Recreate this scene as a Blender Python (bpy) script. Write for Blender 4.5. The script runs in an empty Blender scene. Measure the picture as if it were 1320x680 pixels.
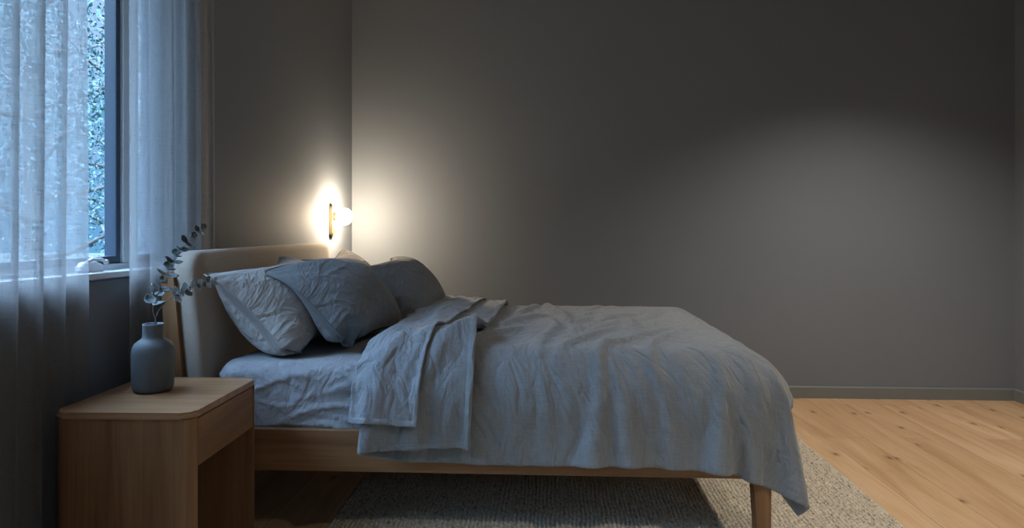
import bpy, bmesh, math, random
import numpy as np
from mathutils import Vector, Matrix, noise, Euler
C = bpy.context.scene.collection
PI = math.pi
SKY_HIGH = 31.0
random.seed(4)

# ------------------------------------------------------------------ helpers
def link(name, me, mat=None, parent=None):
    o = bpy.data.objects.new(name, me); C.objects.link(o)
    if mat is not None and len(me.materials) == 0: me.materials.append(mat)
    if parent is not None: o.parent = parent
    return o
def obj(name, bm, mat, parent=None, smooth=False, angle=None):
    bmesh.ops.recalc_face_normals(bm, faces=bm.faces[:])
    me = bpy.data.meshes.new(name); bm.to_mesh(me); bm.free()
    if smooth or angle:
        for p in me.polygons: p.use_smooth = True
    if angle: me.set_sharp_from_angle(angle=math.radians(angle))
    return link(name, me, mat, parent)
def tag(o, label=None, cat=None, group=None, kind=None):
    if label: o['label'] = label
    if cat: o['category'] = cat
    if group: o['group'] = group
    if kind: o['kind'] = kind
    return o
def thing(name, label, cat, loc=(0, 0, 0), rotz=0, group=None):
    o = bpy.data.objects.new(name, None); C.objects.link(o)
    o.empty_display_size = .1; o.location = loc; o.rotation_euler = (0, 0, rotz)
    return tag(o, label, cat, group)
def struct(o): o['kind'] = 'structure'; return o
def add_box(bm, x0, x1, y0, y1, z0, z1, bevel=0, seg=2, mtx=None):
    r = bmesh.ops.create_cube(bm, size=1); vs = r['verts']
    for v in vs: v.co = Vector(((x0+x1)/2+v.co.x*(x1-x0), (y0+y1)/2+v.co.y*(y1-y0), (z0+z1)/2+v.co.z*(z1-z0)))
    if bevel:
        es = list({e for v in vs for e in v.link_edges})
        q = bmesh.ops.bevel(bm, geom=es, offset=bevel, segments=seg, profile=.5, affect='EDGES')
        vs = list({v for f in q['faces'] for v in f.verts} | {v for v in vs if v.is_valid})
    if mtx is not None:
        for v in vs: v.co = mtx @ v.co
    return vs
def box(*a, **k):
    bm = bmesh.new(); add_box(bm, *a, **k); return bm
def prism(bm, pts, h0, h1, axis='Y'):
    """extrude a 2D outline; axis Y: pts are (x,z); axis X: (y,z); axis Z: (x,y)"""
    def P(p, h):
        return {'Y': (p[0], h, p[1]), 'X': (h, p[0], p[1]), 'Z': (p[0], p[1], h)}[axis]
    a = [bm.verts.new(P(p, h0)) for p in pts]; b = [bm.verts.new(P(p, h1)) for p in pts]
    n = len(pts)
    fa = bm.faces.new(a); fb = bm.faces.new(b[::-1])
    for i in range(n): bm.faces.new((a[i], b[i], b[(i+1) % n], a[(i+1) % n]))
    return a+b, fa, fb
def rrect(x0, x1, y0, y1, r, seg=8, corners=(1, 1, 1, 1)):
    """rounded rectangle outline, corners: (x0y0, x1y0, x1y1, x0y1)"""
    out = []
    for k, (cx, cy, a0, sx, sy) in enumerate(((x0, y0, PI, 1, 1), (x1, y0, 1.5*PI, -1, 1), (x1, y1, 0, -1, -1), (x0, y1, .5*PI, 1, -1))):
        rr = r*corners[k]
        if rr == 0: out.append((cx, cy)); continue
        for i in range(seg+1):
            a = a0+.5*PI*i/seg
            out.append((cx+sx*rr+math.cos(a)*rr, cy+sy*rr+math.sin(a)*rr))
    return out
def lathe(bm, prof, seg=48, c=(0, 0, 0)):
    rings = []
    for r, z in prof:
        if r < 1e-6: rings.append([bm.verts.new((c[0], c[1], c[2]+z))])
        else: rings.append([bm.verts.new((c[0]+r*math.cos(2*PI*i/seg), c[1]+r*math.sin(2*PI*i/seg), c[2]+z)) for i in range(seg)])
    for a, b in zip(rings, rings[1:]):
        for i in range(seg):
            j = (i+1) % seg
            if len(a) == 1 and len(b) == 1: continue
            if len(a) == 1: bm.faces.new((a[0], b[i], b[j]))
            elif len(b) == 1: bm.faces.new((a[i], a[j], b[0]))
            else: bm.faces.new((a[i], a[j], b[j], b[i]))
def tube(bm, pts, rad, seg=8):
    pts = [Vector(p) for p in pts]; n = len(pts); rings = []
    rads = rad if isinstance(rad, (list, tuple)) else [rad]*n
    up = Vector((0, 0, 1))
    for i, p in enumerate(pts):
        t = (pts[min(i+1, n-1)]-pts[max(i-1, 0)]).normalized()
        s = t.cross(up if abs(t.z) < .95 else Vector((1, 0, 0))).normalized(); u = s.cross(t)
        rings.append([bm.verts.new(p+(s*math.cos(2*PI*k/seg)+u*math.sin(2*PI*k/seg))*rads[i]) for k in range(seg)])
    for a, b in zip(rings, rings[1:]):
        for k in range(seg): bm.faces.new((a[k], a[(k+1) % seg], b[(k+1) % seg], b[k]))
    bm.faces.new(rings[0][::-1]); bm.faces.new(rings[-1])
def fast_mesh(name, V, Q, uv=None):
    V = np.asarray(V, np.float32); Q = np.asarray(Q, np.int32)
    me = bpy.data.meshes.new(name)
    me.vertices.add(len(V)); me.vertices.foreach_set('co', V.ravel())
    k = Q.shape[1]
    me.loops.add(Q.size); me.loops.foreach_set('vertex_index', Q.ravel())
    me.polygons.add(len(Q)); me.polygons.foreach_set('loop_start', np.arange(len(Q), dtype=np.int32)*k)
    me.polygons.foreach_set('loop_total', np.full(len(Q), k, np.int32))
    me.polygons.foreach_set('use_smooth', np.ones(len(Q), bool))
    me.update(calc_edges=True)
    if uv is not None:
        l = me.uv_layers.new(name='UVMap'); l.data.foreach_set('uv', np.asarray(uv, np.float32)[Q.ravel()].ravel())
    me.validate(); return me
def grid_quads(idx):
    return np.stack([idx[:-1, :-1].ravel(), idx[1:, :-1].ravel(), idx[1:, 1:].ravel(), idx[:-1, 1:].ravel()], 1)
def smooth_grid(G, k=1):
    for _ in range(k):
        H = G.copy()
        H[1:-1] = .25*G[:-2]+.5*G[1:-1]+.25*G[2:]; G = H.copy()
        G[:, 1:-1] = .25*H[:, :-2]+.5*H[:, 1:-1]+.25*H[:, 2:]
    return G
def mod_sub(o, n=1):
    m = o.modifiers.new('sub', 'SUBSURF'); m.levels = n; m.render_levels = n
def mod_solid(o, t, off=0):
    m = o.modifiers.new('solid', 'SOLIDIFY'); m.thickness = t; m.offset = off

# ------------------------------------------------------------------ materials
class NT:
    def __init__(s, name):
        s.m = bpy.data.materials.new(name); s.m.use_nodes = True; s.t = s.m.node_tree; s.t.nodes.clear()
        s.out = s.n('ShaderNodeOutputMaterial')
    def n(s, kind, **kw):
        x = s.t.nodes.new(kind)
        for k, v in kw.items(): setattr(x, k, v)
        return x
    def l(s, a, b): s.t.links.new(a, b)
    def val(s, sock, v):
        if hasattr(v, 'is_linked') or isinstance(v, bpy.types.NodeSocket): s.l(v, sock)
        else: sock.default_value = v
    def math(s, op, a, b=0., c=0., clamp=False):
        x = s.n('ShaderNodeMath', operation=op, use_clamp=clamp)
        s.val(x.inputs[0], a); s.val(x.inputs[1], b); s.val(x.inputs[2], c); return x.outputs[0]
    def coords(s, kind='Object', scale=(1, 1, 1), loc=(0, 0, 0), rot=(0, 0, 0)):
        c = s.n('ShaderNodeTexCoord'); m = s.n('ShaderNodeMapping')
        m.inputs['Scale'].default_value = scale; m.inputs['Location'].default_value = loc; m.inputs['Rotation'].default_value = rot
        s.l(c.outputs[kind], m.inputs[0]); return m.outputs[0]
    def noise(s, vec, scale, detail=3, rough=.5, dist=0, ridged=False):
        x = s.n('ShaderNodeTexNoise'); s.l(vec, x.inputs['Vector'])
        x.inputs['Scale'].default_value = scale; x.inputs['Detail'].default_value = detail
        x.inputs['Roughness'].default_value = rough; x.inputs['Distortion'].default_value = dist
        if ridged:
            d = s.math('SUBTRACT', x.outputs[0], .5); return s.math('ABSOLUTE', d)
        return x.outputs[0]
    def ramp(s, fac, stops, interp='LINEAR'):
        x = s.n('ShaderNodeValToRGB'); x.color_ramp.interpolation = interp; e = x.color_ramp.elements
        while len(e) > 1: e.remove(e[-1])
        for i, (p, c) in enumerate(stops):
            q = e[0] if i == 0 else e.new(p)
            q.position = p; q.color = (c[0], c[1], c[2], 1) if not isinstance(c, float) else (c, c, c, 1)
        s.l(fac, x.inputs[0]); return x.outputs[0]
    def mix(s, fac, a, b, mode='MIX'):
        x = s.n('ShaderNodeMix', data_type='RGBA', blend_type=mode)
        s.val(x.inputs[0], fac)
        for sock, v in ((x.inputs[6], a), (x.inputs[7], b)):
            if isinstance(v, tuple): sock.default_value = (*v, 1) if len(v) == 3 else v
            else: s.l(v, sock)
        return x.outputs[2]
    def bump(s, h, strength, dist, normal=None):
        x = s.n('ShaderNodeBump'); x.inputs['Strength'].default_value = strength; x.inputs['Distance'].default_value = dist
        s.l(h, x.inputs['Height'])
        if normal is not None: s.l(normal, x.inputs['Normal'])
        return x.outputs[0]
    def pbr(s, color, rough=.6, normal=None, **kw):
        b = s.n('ShaderNodeBsdfPrincipled')
        if isinstance(color, tuple): b.inputs['Base Color'].default_value = (*color, 1)
        else: s.l(color, b.inputs['Base Color'])
        s.val(b.inputs['Roughness'], rough)
        if normal is not None: s.l(normal, b.inputs['Normal'])
        for k, v in kw.items():
            b.inputs[k.replace('_', ' ')].default_value = v
        s.l(b.outputs[0], s.out.inputs[0]); return b

def mat_plain(name, col, rough=.5, **kw):
    t = NT(name); t.pbr(col, rough, **kw); return t.m
def mat_paint(name, col, var=.06, rough=.75):
    t = NT(name); v = t.coords()
    n = t.noise(v, 1.3, 5, .6); f = t.noise(v, 220, 2)
    c = t.mix(n, tuple(x*(1-var) for x in col), tuple(x*(1+var) for x in col))
    t.pbr(c, rough, t.bump(f, .08, .002), Specular_IOR_Level=.3); return t.m
def mat_linen(name, col, wr=1.0, kind='UV', weave=1.0, slub=.12, st=(.75, .7)):
    """washed linen: fine cross weave with slubs, and small crumples"""
    t = NT(name); v = t.coords(kind)
    va = t.coords(kind, scale=(1, .07, 1)); vb = t.coords(kind, scale=(.07, 1, 1), loc=(3, 1, 0))
    a = t.noise(va, 900, 2, .6); b = t.noise(vb, 900, 2, .6)
    w = t.math('ADD', a, b)
    a2 = t.noise(va, 260, 2, .7); b2 = t.noise(vb, 260, 2, .7)
    sl = t.math('ADD', a2, b2)
    c = t.ramp(t.math('MULTIPLY', sl, .5), [(.38, tuple(x*(1-slub) for x in col)), (.5, col), (.62, tuple(min(1, x*(1+slub)) for x in col))])
    big = t.noise(v, 3.0, 3, .5)
    c = t.mix(big, c, tuple(x*.86 for x in col), 'MIX') if False else c
    # crumples
    r1 = t.noise(t.coords(kind, scale=(1, st[0], 1)), 8, 3, .5, .8, ridged=True)
    r2 = t.noise(t.coords(kind, scale=(1, st[1], 1), loc=(5, 2, 0)), 19, 3, .5, .5, ridged=True)
    cr = t.math('ADD', t.math('MULTIPLY', t.math('MINIMUM', r1, .12), 6), t.math('MULTIPLY', t.math('MINIMUM', r2, .12), 2.0))
    n1 = t.bump(cr, .55*wr, .012)
    n2 = t.bump(t.math('ADD', w, t.math('MULTIPLY', sl, .8)), .5*weave, .0012, n1)
    t.pbr(c, .92, n2, Sheen_Weight=.25, Sheen_Roughness=.5, Specular_IOR_Level=.15); return t.m
def mat_wood(name, c0, c1, axis=0, scale=1.0, rough=.5, knots=False):
    """oak: long grain along one axis"""
    t = NT(name); sc = [9, 9, 9]; sc[axis] = .55
    v = t.coords('Object', scale=tuple(x*scale for x in sc))
    sc2 = [90, 90, 90]; sc2[axis] = 2.5
    v2 = t.coords('Object', scale=tuple(x*scale for x in sc2))
    g = t.noise(v, 1.0, 5, .6, 1.6); f = t.noise(v2, 1.0, 3, .6)
    col = t.ramp(g, [(.3, c0), (.55, tuple((a+b)/2 for a, b in zip(c0, c1))), (.75, c1)])
    col = t.mix(t.ramp(f, [(.45, 0.0), (.75, .35)]), col, tuple(x*.62 for x in c0))
    t.pbr(col, rough, t.bump(f, .12, .001), Specular_IOR_Level=.35); return t.m

WALL = (.194, .217, .246)
M_wall = mat_paint('wall_paint', WALL)
M_ceil = mat_paint('ceiling_paint', (.55, .55, .54))
M_trim = mat_paint('trim_paint', (.20, .215, .21), .03, .5)
M_white = mat_plain('white_frame', (.62, .66, .68), .35)
M_sash = mat_plain('grey_blue_sash', (.035, .055, .08), .4)
M_oaktop_lit = mat_wood('oak_satin_lit_top', (.30, .150, .068), (.56, .33, .175), 0, 1.0, .3)  # same oak, lightened: shine on the nightstand top put into the colour
M_oak = mat_wood('oak_along_x', (.20, .093, .037), (.40, .215, .095), 0)
M_oaky = mat_wood('oak_along_y', (.19, .090, .036), (.38, .205, .093), 1)
M_oakz = mat_wood('oak_along_z', (.19, .090, .036), (.38, .205, .093), 2)
M_dark = mat_plain('base_board', (.10, .07, .045), .8)
M_duvet = mat_linen('duvet_linen', (.235, .250, .258), 1.3, st=(.38, .45))
M_flap = mat_linen('sheet_linen', (.285, .312, .335), 1.4, st=(.5, .6))
M_fitted = mat_linen('fitted_sheet_linen', (.335, .355, .375), .8)
M_pilrear = mat_linen('rear_pillow_linen', (.37, .36, .34), 1.1)
M_pilfront = mat_linen('front_pillow_linen', (.205, .220, .230), 1.0)
M_head = mat_linen('headboard_cloth', (.40, .345, .28), 0.08, 'Object', 1.0, .05)
M_vase = NT('vase_ceramic'); _v = M_vase.coords(); M_vase.pbr(M_vase.mix(M_vase.noise(_v, 40, 4), (.13, .15, .16), (.17, .19, .20)), .72, M_vase.bump(M_vase.noise(_v, 300, 2), .15, .001), Specular_IOR_Level=.25); M_vase = M_vase.m
M_brass = mat_plain('brushed_brass', (.45, .33, .19), .35, Metallic=.9)
M_stem = mat_plain('stem', (.16, .11, .08), .6)
def mat_leaf(name, a, b):
    t = NT(name); c = t.mix(t.noise(t.coords(), 45, 3), a, b); t.pbr(c, .55); return t.m
M_leaf = mat_leaf('eucalyptus_leaf', (.05, .07, .065), (.14, .175, .165))
M_leafp = mat_leaf('pale_eucalyptus_leaf', (.30, .37, .40), (.45, .52, .55))

t = NT('globe_glass'); e = t.n('ShaderNodeEmission'); e.inputs[0].default_value = (1, .79, .56, 1); e.inputs[1].default_value = 230
t.l(e.outputs[0], t.out.inputs[0]); M_globe = t.m

# window glass
t = NT('window_glass'); tr = t.n('ShaderNodeBsdfTransparent'); tr.inputs[0].default_value = (.90, .94, 1, 1)
gl = t.n('ShaderNodeBsdfGlossy'); gl.inputs['Roughness'].default_value = .02
lw_ = t.n('ShaderNodeFresnel')
lw_.inputs[0].default_value = 1.4
ng = t.n('ShaderNodeNewGeometry')
front = t.math('SUBTRACT', 1.0, ng.outputs[6])
fac = t.math('MULTIPLY', lw_.outputs[0], front)
mx = t.n('ShaderNodeMixShader')
t.l(fac, mx.inputs[0])
t.l(tr.outputs[0], mx.inputs[1])
t.l(gl.outputs[0], mx.inputs[2])
t.l(mx.outputs[0], t.out.inputs[0])
M_glass = t.m

# sheer linen curtain: threads are translucent, gaps let the view through
t = NT('sheer_linen')
va = t.coords('UV', scale=(1, .045, 1)); vb = t.coords('UV', scale=(.045, 1, 1), loc=(7, 3, 0))
a = t.noise(va, 190, 4, .75); b = t.noise(vb, 190, 4, .75)
w = t.math('MULTIPLY', t.math('ADD', a, b), .5)
gap = t.ramp(w, [(.40, .50), (.50, .30), (.62, .10)])
col = t.ramp(w, [(.38, (.42, .415, .405)), (.50, (.36, .355, .345)), (.62, (.20, .195, .19))])
tl = t.n('ShaderNodeBsdfTranslucent'); df = t.n('ShaderNodeBsdfDiffuse')
nb = t.bump(w, .35, .0015)
for x in (tl, df): t.l(col, x.inputs[0]); t.l(nb, x.inputs['Normal'])
m1 = t.n('ShaderNodeMixShader'); m1.inputs[0].default_value = .5; t.l(tl.outputs[0], m1.inputs[1]); t.l(df.outputs[0], m1.inputs[2])
tp = t.n('ShaderNodeBsdfTransparent'); m2 = t.n('ShaderNodeMixShader'); t.l(gap, m2.inputs[0]); t.l(m1.outputs[0], m2.inputs[1]); t.l(tp.outputs[0], m2.inputs[2]); t.l(m2.outputs[0], t.out.inputs[0])
M_curtain = t.m

# oak plank floor, planks run along Y
t = NT('oak_planks'); v = t.coords('Object', rot=(0, 0, PI/2))
br = t.n('ShaderNodeTexBrick'); br.offset = .37; br.offset_frequency = 2; t.l(v, br.inputs['Vector'])
br.inputs['Scale'].default_value = 1; br.inputs['Brick Width'].default_value = 1.9; br.inputs['Row Height'].default_value = .215
br.inputs['Mortar Size'].default_value = .0012; br.inputs['Mortar Smooth'].default_value = .3
br.inputs['Color1'].default_value = (0, 0, 0, 1); br.inputs['Color2'].default_value = (1, 1, 1, 1); br.inputs['Mortar'].default_value = (.5, .5, .5, 1)
plank = br.outputs['Color']; mort = br.outputs['Fac']
sep = t.n('ShaderNodeSeparateColor'); t.l(plank, sep.inputs[0]); pid = sep.outputs[0]
cc = t.n('ShaderNodeTexCoord'); ad = t.n('ShaderNodeVectorMath', operation='ADD'); cmb = t.n('ShaderNodeCombineXYZ'); t.l(t.math('MULTIPLY', pid, 17), cmb.inputs[0]); t.l(t.math('MULTIPLY', pid, 31), cmb.inputs[1])
t.l(cc.outputs['Object'], ad.inputs[0]); t.l(cmb.outputs[0], ad.inputs[1])
def mp(sc):
    m = t.n('ShaderNodeMapping'); m.inputs['Scale'].default_value = sc; t.l(ad.outputs[0], m.inputs[0]); return m.outputs[0]
g1 = t.noise(mp((7, .8, 1)), 1, 5, .6, 1.2); g2 = t.noise(mp((110, 3.5, 1)), 1, 3, .6)
base = t.ramp(g1, [(.28, (.47, .285, .145)), (.5, (.63, .41, .23)), (.72, (.74, .53, .33))])
base = t.mix(t.math('MULTIPLY', pid, .42), base, (.42, .25, .125))
base = t.mix(t.ramp(g2, [(.5, 0.0), (.8, .28)]), base, (.30, .17, .08))
vo = t.n('ShaderNodeTexVoronoi'); vo.voronoi_dimensions = '2D'; vo.inputs['Scale'].default_value = 1; t.l(mp((5.2, 2.9, 1)), vo.inputs['Vector'])
wob = t.noise(mp((40, 18, 1)), 1, 2)
kd_ = t.math('ADD', vo.outputs['Distance'], t.math('MULTIPLY', wob, .07))
sc_ = t.n('ShaderNodeSeparateColor'); t.l(vo.outputs['Color'], sc_.inputs[0])
keep = t.math('GREATER_THAN', sc_.outputs[0], .45)
kn = t.math('MULTIPLY', t.ramp(kd_, [(.055, 1.0), (.085, .45), (.17, 0.0)]), keep)
base = t.mix(t.math('MULTIPLY', kn, .85), base, (.13, .065, .03))
base = t.mix(mort, base, (.20, .12, .06))
t.pbr(base, t.ramp(g2, [(.3, .42), (.8, .55)]), t.bump(t.math('ADD', t.math('MULTIPLY', g2, .25), t.math('MULTIPLY', mort, -1.0)), .25, .002), Specular_IOR_Level=.4)
M_floor = t.m

# woven wool rug
t = NT('wool_rug'); v = t.coords()
n1 = t.noise(t.coords(scale=(1, .5, 1)), 95, 2, .7); n2 = t.noise(v, 6, 3); n3 = t.noise(v, 420, 2)
c = t.ramp(n1, [(.30, (.17, .135, .10)), (.40, (.44, .38, .29)), (.52, (.60, .53, .42)), (.7, (.72, .65, .53))])
c = t.mix(t.math('MULTIPLY', n2, .3), c, (.42, .38, .31))
t.pbr(c, .95, t.bump(n3, .5, .002), Specular_IOR_Level=.1); M_rug = t.m

# ------------------------------------------------------------------ room
YB = 4.67; XR = 3.085; ZC = 2.80; YN = -1.6
WX0 = -1.35; SL = .083                       # left wall: x = WX0 - SL*(YB - y)
th = math.atan(SL)
LW = Matrix.Translation((WX0, YB, 0)) @ Matrix.Rotation(-PI/2-th, 4, 'Z')   # local x runs along the wall towards the camera, +y goes outside
nin = LW.to_3x3() @ Vector((0, 1, 0))
FLIP = 1 if nin.x < 0 else -1
def wall_x(y): return WX0-SL*(YB-y)
def lbox(bm, a0, a1, o0, o1, z0, z1, bevel=0, seg=2):
    """box in wall coordinates: a along the wall (0 at back corner), o outwards"""
    y0, y1 = sorted((o0*FLIP, o1*FLIP)); add_box(bm, a0, a1, y0, y1, z0, z1, bevel, seg)
def lobj(name, bm, mat, parent=None, **k):
    o = obj(name, bm, mat, parent, **k)
    if parent is None: o.matrix_world = LW
    return o
K = math.cos(th)
def A_(y): return (YB-y)/K                    # wall coordinate of a world y
aw0, aw1 = A_(2.775), A_(.35); zw0, zw1 = .985, 2.58

struct(obj('floor', box(wall_x(YN)-.3, XR+.2, YN-.2, YB+.2, -.1, 0), M_floor))
struct(obj('ceiling', box(wall_x(YN)-.3, XR+.2, YN-.2, YB+.2, ZC, ZC+.1), M_ceil))
struct(obj('wall_back', box(WX0-.4, XR+.2, YB, YB+.15, 0, ZC), M_wall))
struct(obj('wall_right', box(XR, XR+.15, YN, YB, 0, ZC), M_wall))
FX0, FX1, FZ0, FZ1 = 1.3, 2.2, 1.3, 2.4
bm = bmesh.new(); q0, q1 = wall_x(YN)-.3, XR+.2
add_box(bm, q0, FX0, YN-.15, YN, 0, ZC); add_box(bm, FX1, q1, YN-.15, YN, 0, ZC); add_box(bm, FX0, FX1, YN-.15, YN, 0, FZ0); add_box(bm, FX0, FX1, YN-.15, YN, FZ1, ZC)
struct(obj('wall_front', bm, M_wall))
bm = bmesh.new(); aE = A_(YN)
lbox(bm, 0, aw0, 0, .2, 0, ZC); lbox(bm, aw1, aE, 0, .2, 0, ZC); lbox(bm, aw0, aw1, 0, .2, 0, zw0-.03); lbox(bm, aw0, aw1, 0, .2, zw1, ZC)
struct(lobj('wall_left', bm, M_wall))
def base_profile(): return [(0, 0), (.014, 0), (.014, .072), (.009, .08), (0, .08)]
bm = bmesh.new(); prism(bm, [(YB-p[0], p[1]) for p in base_profile()], WX0, XR, 'X'); struct(obj('baseboard_back', bm, M_trim))
bm = bmesh.new(); prism(bm, [(XR-p[0], p[1]) for p in base_profile()], YN, YB-.014, 'Y'); struct(obj('baseboard_right', bm, M_trim))
bm = bmesh.new(); prism(bm, [(-p[0]*FLIP, p[1]) for p in base_profile()], .03, aE, 'X'); struct(lobj('baseboard_left', bm, M_trim))

# window
win = bpy.data.objects.new('window_1', None); C.objects.link(win); win.matrix_world = LW; struct(win)
def wpart(name, bm, mat, **k):
    return obj(name, bm, mat, win, **k)
F0, F1 = .055, .125
def wb(bm, a0, a1, o0, o1, z0, z1, bv=.003): lbox(bm, a0, a1, o0, o1, z0, z1, bv)
bm = bmesh.new()
wb(bm, aw0, aw1, F0, F1, zw0, zw0+.022); wb(bm, aw0, aw1, F0, F1, zw1-.04, zw1)
wb(bm, aw0, aw0+.04, F0, F1, zw0+.022, zw1-.04); wb(bm, aw1-.04, aw1, F0, F1, zw0+.022, zw1-.04)
mull = [(A_(2.550), A_(2.478))]
mull.append((A_(1.43), A_(1.39)))
for m0, m1 in mull: wb(bm, m0, m1, F0, F1, zw0+.022, zw1-.04)
wpart('window_frame', bm, M_white)
cells = [(aw0+.04, mull[0][0]), (mull[0][1], mull[1][0]), (mull[1][1], aw1-.04)]
for i, (c0, c1) in enumerate(cells):
    s = .024; bm = bmesh.new(); z0, z1 = zw0+.022, zw1-.04; e = .002
    wb(bm, c0+e, c0+s, F0+.010, F1-.01, z0+e, z1-e); wb(bm, c1-s, c1-e, F0+.010, F1-.01, z0+e, z1-e)
    wb(bm, c0+s, c1-s, F0+.010, F1-.01, z0+e, z0+s+.004); wb(bm, c0+s, c1-s, F0+.010, F1-.01, z1-s, z1-e)
    sa = wpart('sash', bm, M_sash)
    bm = bmesh.new(); lbox(bm, c0+s-.004, c1-s+.004, .076, .080, z0+s, z1-s+.004)
    obj('pane', bm, M_glass, sa)
bm = bmesh.new(); lbox(bm, aw0-.02, aw1+.02, -.014, F0, zw0-.022, zw0-.001, .004, 3)
wpart('window_sill', bm, M_white)
# crank handle on the bottom rail
hc = A_(2.29); bm = bmesh.new()
zz = zw0+.001
pr = [(hc+.055, zz), (hc+.055, zz+.016), (hc+.035, zz+.034), (hc-.02, zz+.036), (hc-.055, zz+.022), (hc-.06, zz)]
vs, fa, fb = prism(bm, pr, FLIP*.054, FLIP*.028, 'Y')
bmesh.ops.bevel(bm, geom=bm.edges[:], offset=.004, segments=2, affect='EDGES')
tube(bm, [(hc+.03, FLIP*.026, zz+.034), (hc+.01, FLIP*.02, zz+.044), (hc-.03, FLIP*.018, zz+.042), (hc-.05, FLIP*.018, zz+.034)], [.006, .007, .006, .005], 10)
bmesh.ops.create_uvsphere(bm, u_segments=12, v_segments=8, radius=.009, matrix=Matrix.Translation((hc-.053, FLIP*.018, zz+.032)))
wpart('crank_handle', bm, mat_plain('white_handle', (.75, .78, .8), .3), smooth=True, angle=40)

# unseen window, added in the wall behind the camera for cool front fill
w2 = struct(bpy.data.objects.new('fill_window', None)); C.objects.link(w2); w2.location = ((FX0+FX1)/2, YN-.1, FZ0)
bm = bmesh.new(); hx = (FX1-FX0)/2; hz = FZ1-FZ0
for b in ((-hx, hx, 0, .05), (-hx, hx, hz-.05, hz), (-hx, -hx+.05, .05, hz-.05), (hx-.05, hx, .05, hz-.05), (-.03, .03, .05, hz-.05)): add_box(bm, b[0], b[1], -.03, .03, b[2], b[3], .003)
fr2 = obj('window_frame', bm, M_white, w2); obj('pane', box(-hx+.05, hx-.05, -.003, .003, .05, hz-.05), M_glass, fr2)
def portal(name, c, d, sx, sy):
    P = bpy.data.lights.new(name, 'AREA'); P.shape = 'RECTANGLE'; P.size = sx; P.size_y = sy; P.cycles.is_portal = True
    po = bpy.data.objects.new(name, P); C.objects.link(po); po.rotation_euler = d.to_track_quat('-Z', 'Y').to_euler(); po.location = c
portal('window_daylight', Vector(((FX0+FX1)/2, YN-.14, (FZ0+FZ1)/2)), Vector((0, 1, 0)), FX1-FX0, FZ1-FZ0)
portal('window_daylight', LW @ Vector(((aw0+aw1)/2, FLIP*.16, (zw0+zw1)/2)), (LW.to_3x3() @ Vector((0, -FLIP, 0))).normalized(), aw1-aw0, zw1-zw0)

# ------------------------------------------------------------------ outside
M_bark = mat_plain('bark', (.10, .085, .07), .9)
M_fol = mat_leaf('tree_leaves', (.025, .075, .08), (.06, .13, .13))
M_grass = mat_plain('lawn', (.012, .022, .016), .95)
struct(obj('ground', box(-60, 40, -40, 45, -.7, -.6), M_grass))
def tree(x, y, h, cr, seed, label, n=2600, trunk_r=.12, z0=-.6, low=.25):
    rnd = random.Random(seed)
    r = thing('tree', label, 'tree', (x, y, z0), 0, 'trees outside the window')
    bm = bmesh.new()
    pts = [(rnd.uniform(-.1, .1)*i/5, rnd.uniform(-.1, .1)*i/5, h*.9*i/6) for i in range(7)]
    tube(bm, pts, [trunk_r*(1-i/8) for i in range(7)], 8); obj('trunk', bm, M_bark, r, smooth=True)
    ends = []
    for k in range(16):
        b = bmesh.new(); z = h*(low+.6*k/16); a = k*2.4; L = cr*rnd.uniform(.6, 1.05)*(1-.35*k/16)
        p = [Vector((math.cos(a)*L*s, math.sin(a)*L*s, z+L*.5*s*s+rnd.uniform(-.05, .05))) for s in (0, .3, .6, 1)]
        p = [q+Vector(pts[3])*.3*0 for q in p]
        tube(b, p, [trunk_r*.35, trunk_r*.22, trunk_r*.13, .006], 6); obj('branch', b, M_bark, r, smooth=True)
        ends += [p[1], p[2], p[3], p[3], (p[2]+p[3])/2]
    V = []; Q = []
    for k in range(n):
        e = ends[rnd.randrange(len(ends))]
        c = e+Vector((rnd.gauss(0, 1), rnd.gauss(0, 1), rnd.gauss(0, 1)))*cr*.14
        s = rnd.uniform(.035, .065)*h/5; rot = Euler((rnd.uniform(0, 6.3), rnd.uniform(0, 6.3), rnd.uniform(0, 6.3))).to_matrix()
        i0 = len(V)
        for q in ((-.5, 0, 0), (-.15, .28, .05), (.5, 0, .0), (-.15, -.28, .05)): V.append(c+rot @ Vector(q)*s)
        Q.append((i0, i0+1, i0+2, i0+3))
    link('foliage', fast_mesh('foliage', [tuple(p) for p in V], Q), M_fol, r)
tree(-5.6, 7.2, 5.6, 1.7, 3, 'leafy tree close outside the window, seen through the gap between the curtains', 11000)
tree(-9.5, 6.0, 6.0, 2.2, 8, 'leafy tree further out, showing faintly through the left curtain', 8000)
tree(-7.5, 11.5, 5.4, 2.2, 12, 'leafy tree standing behind the nearest tree outside the window', 8000)

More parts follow.
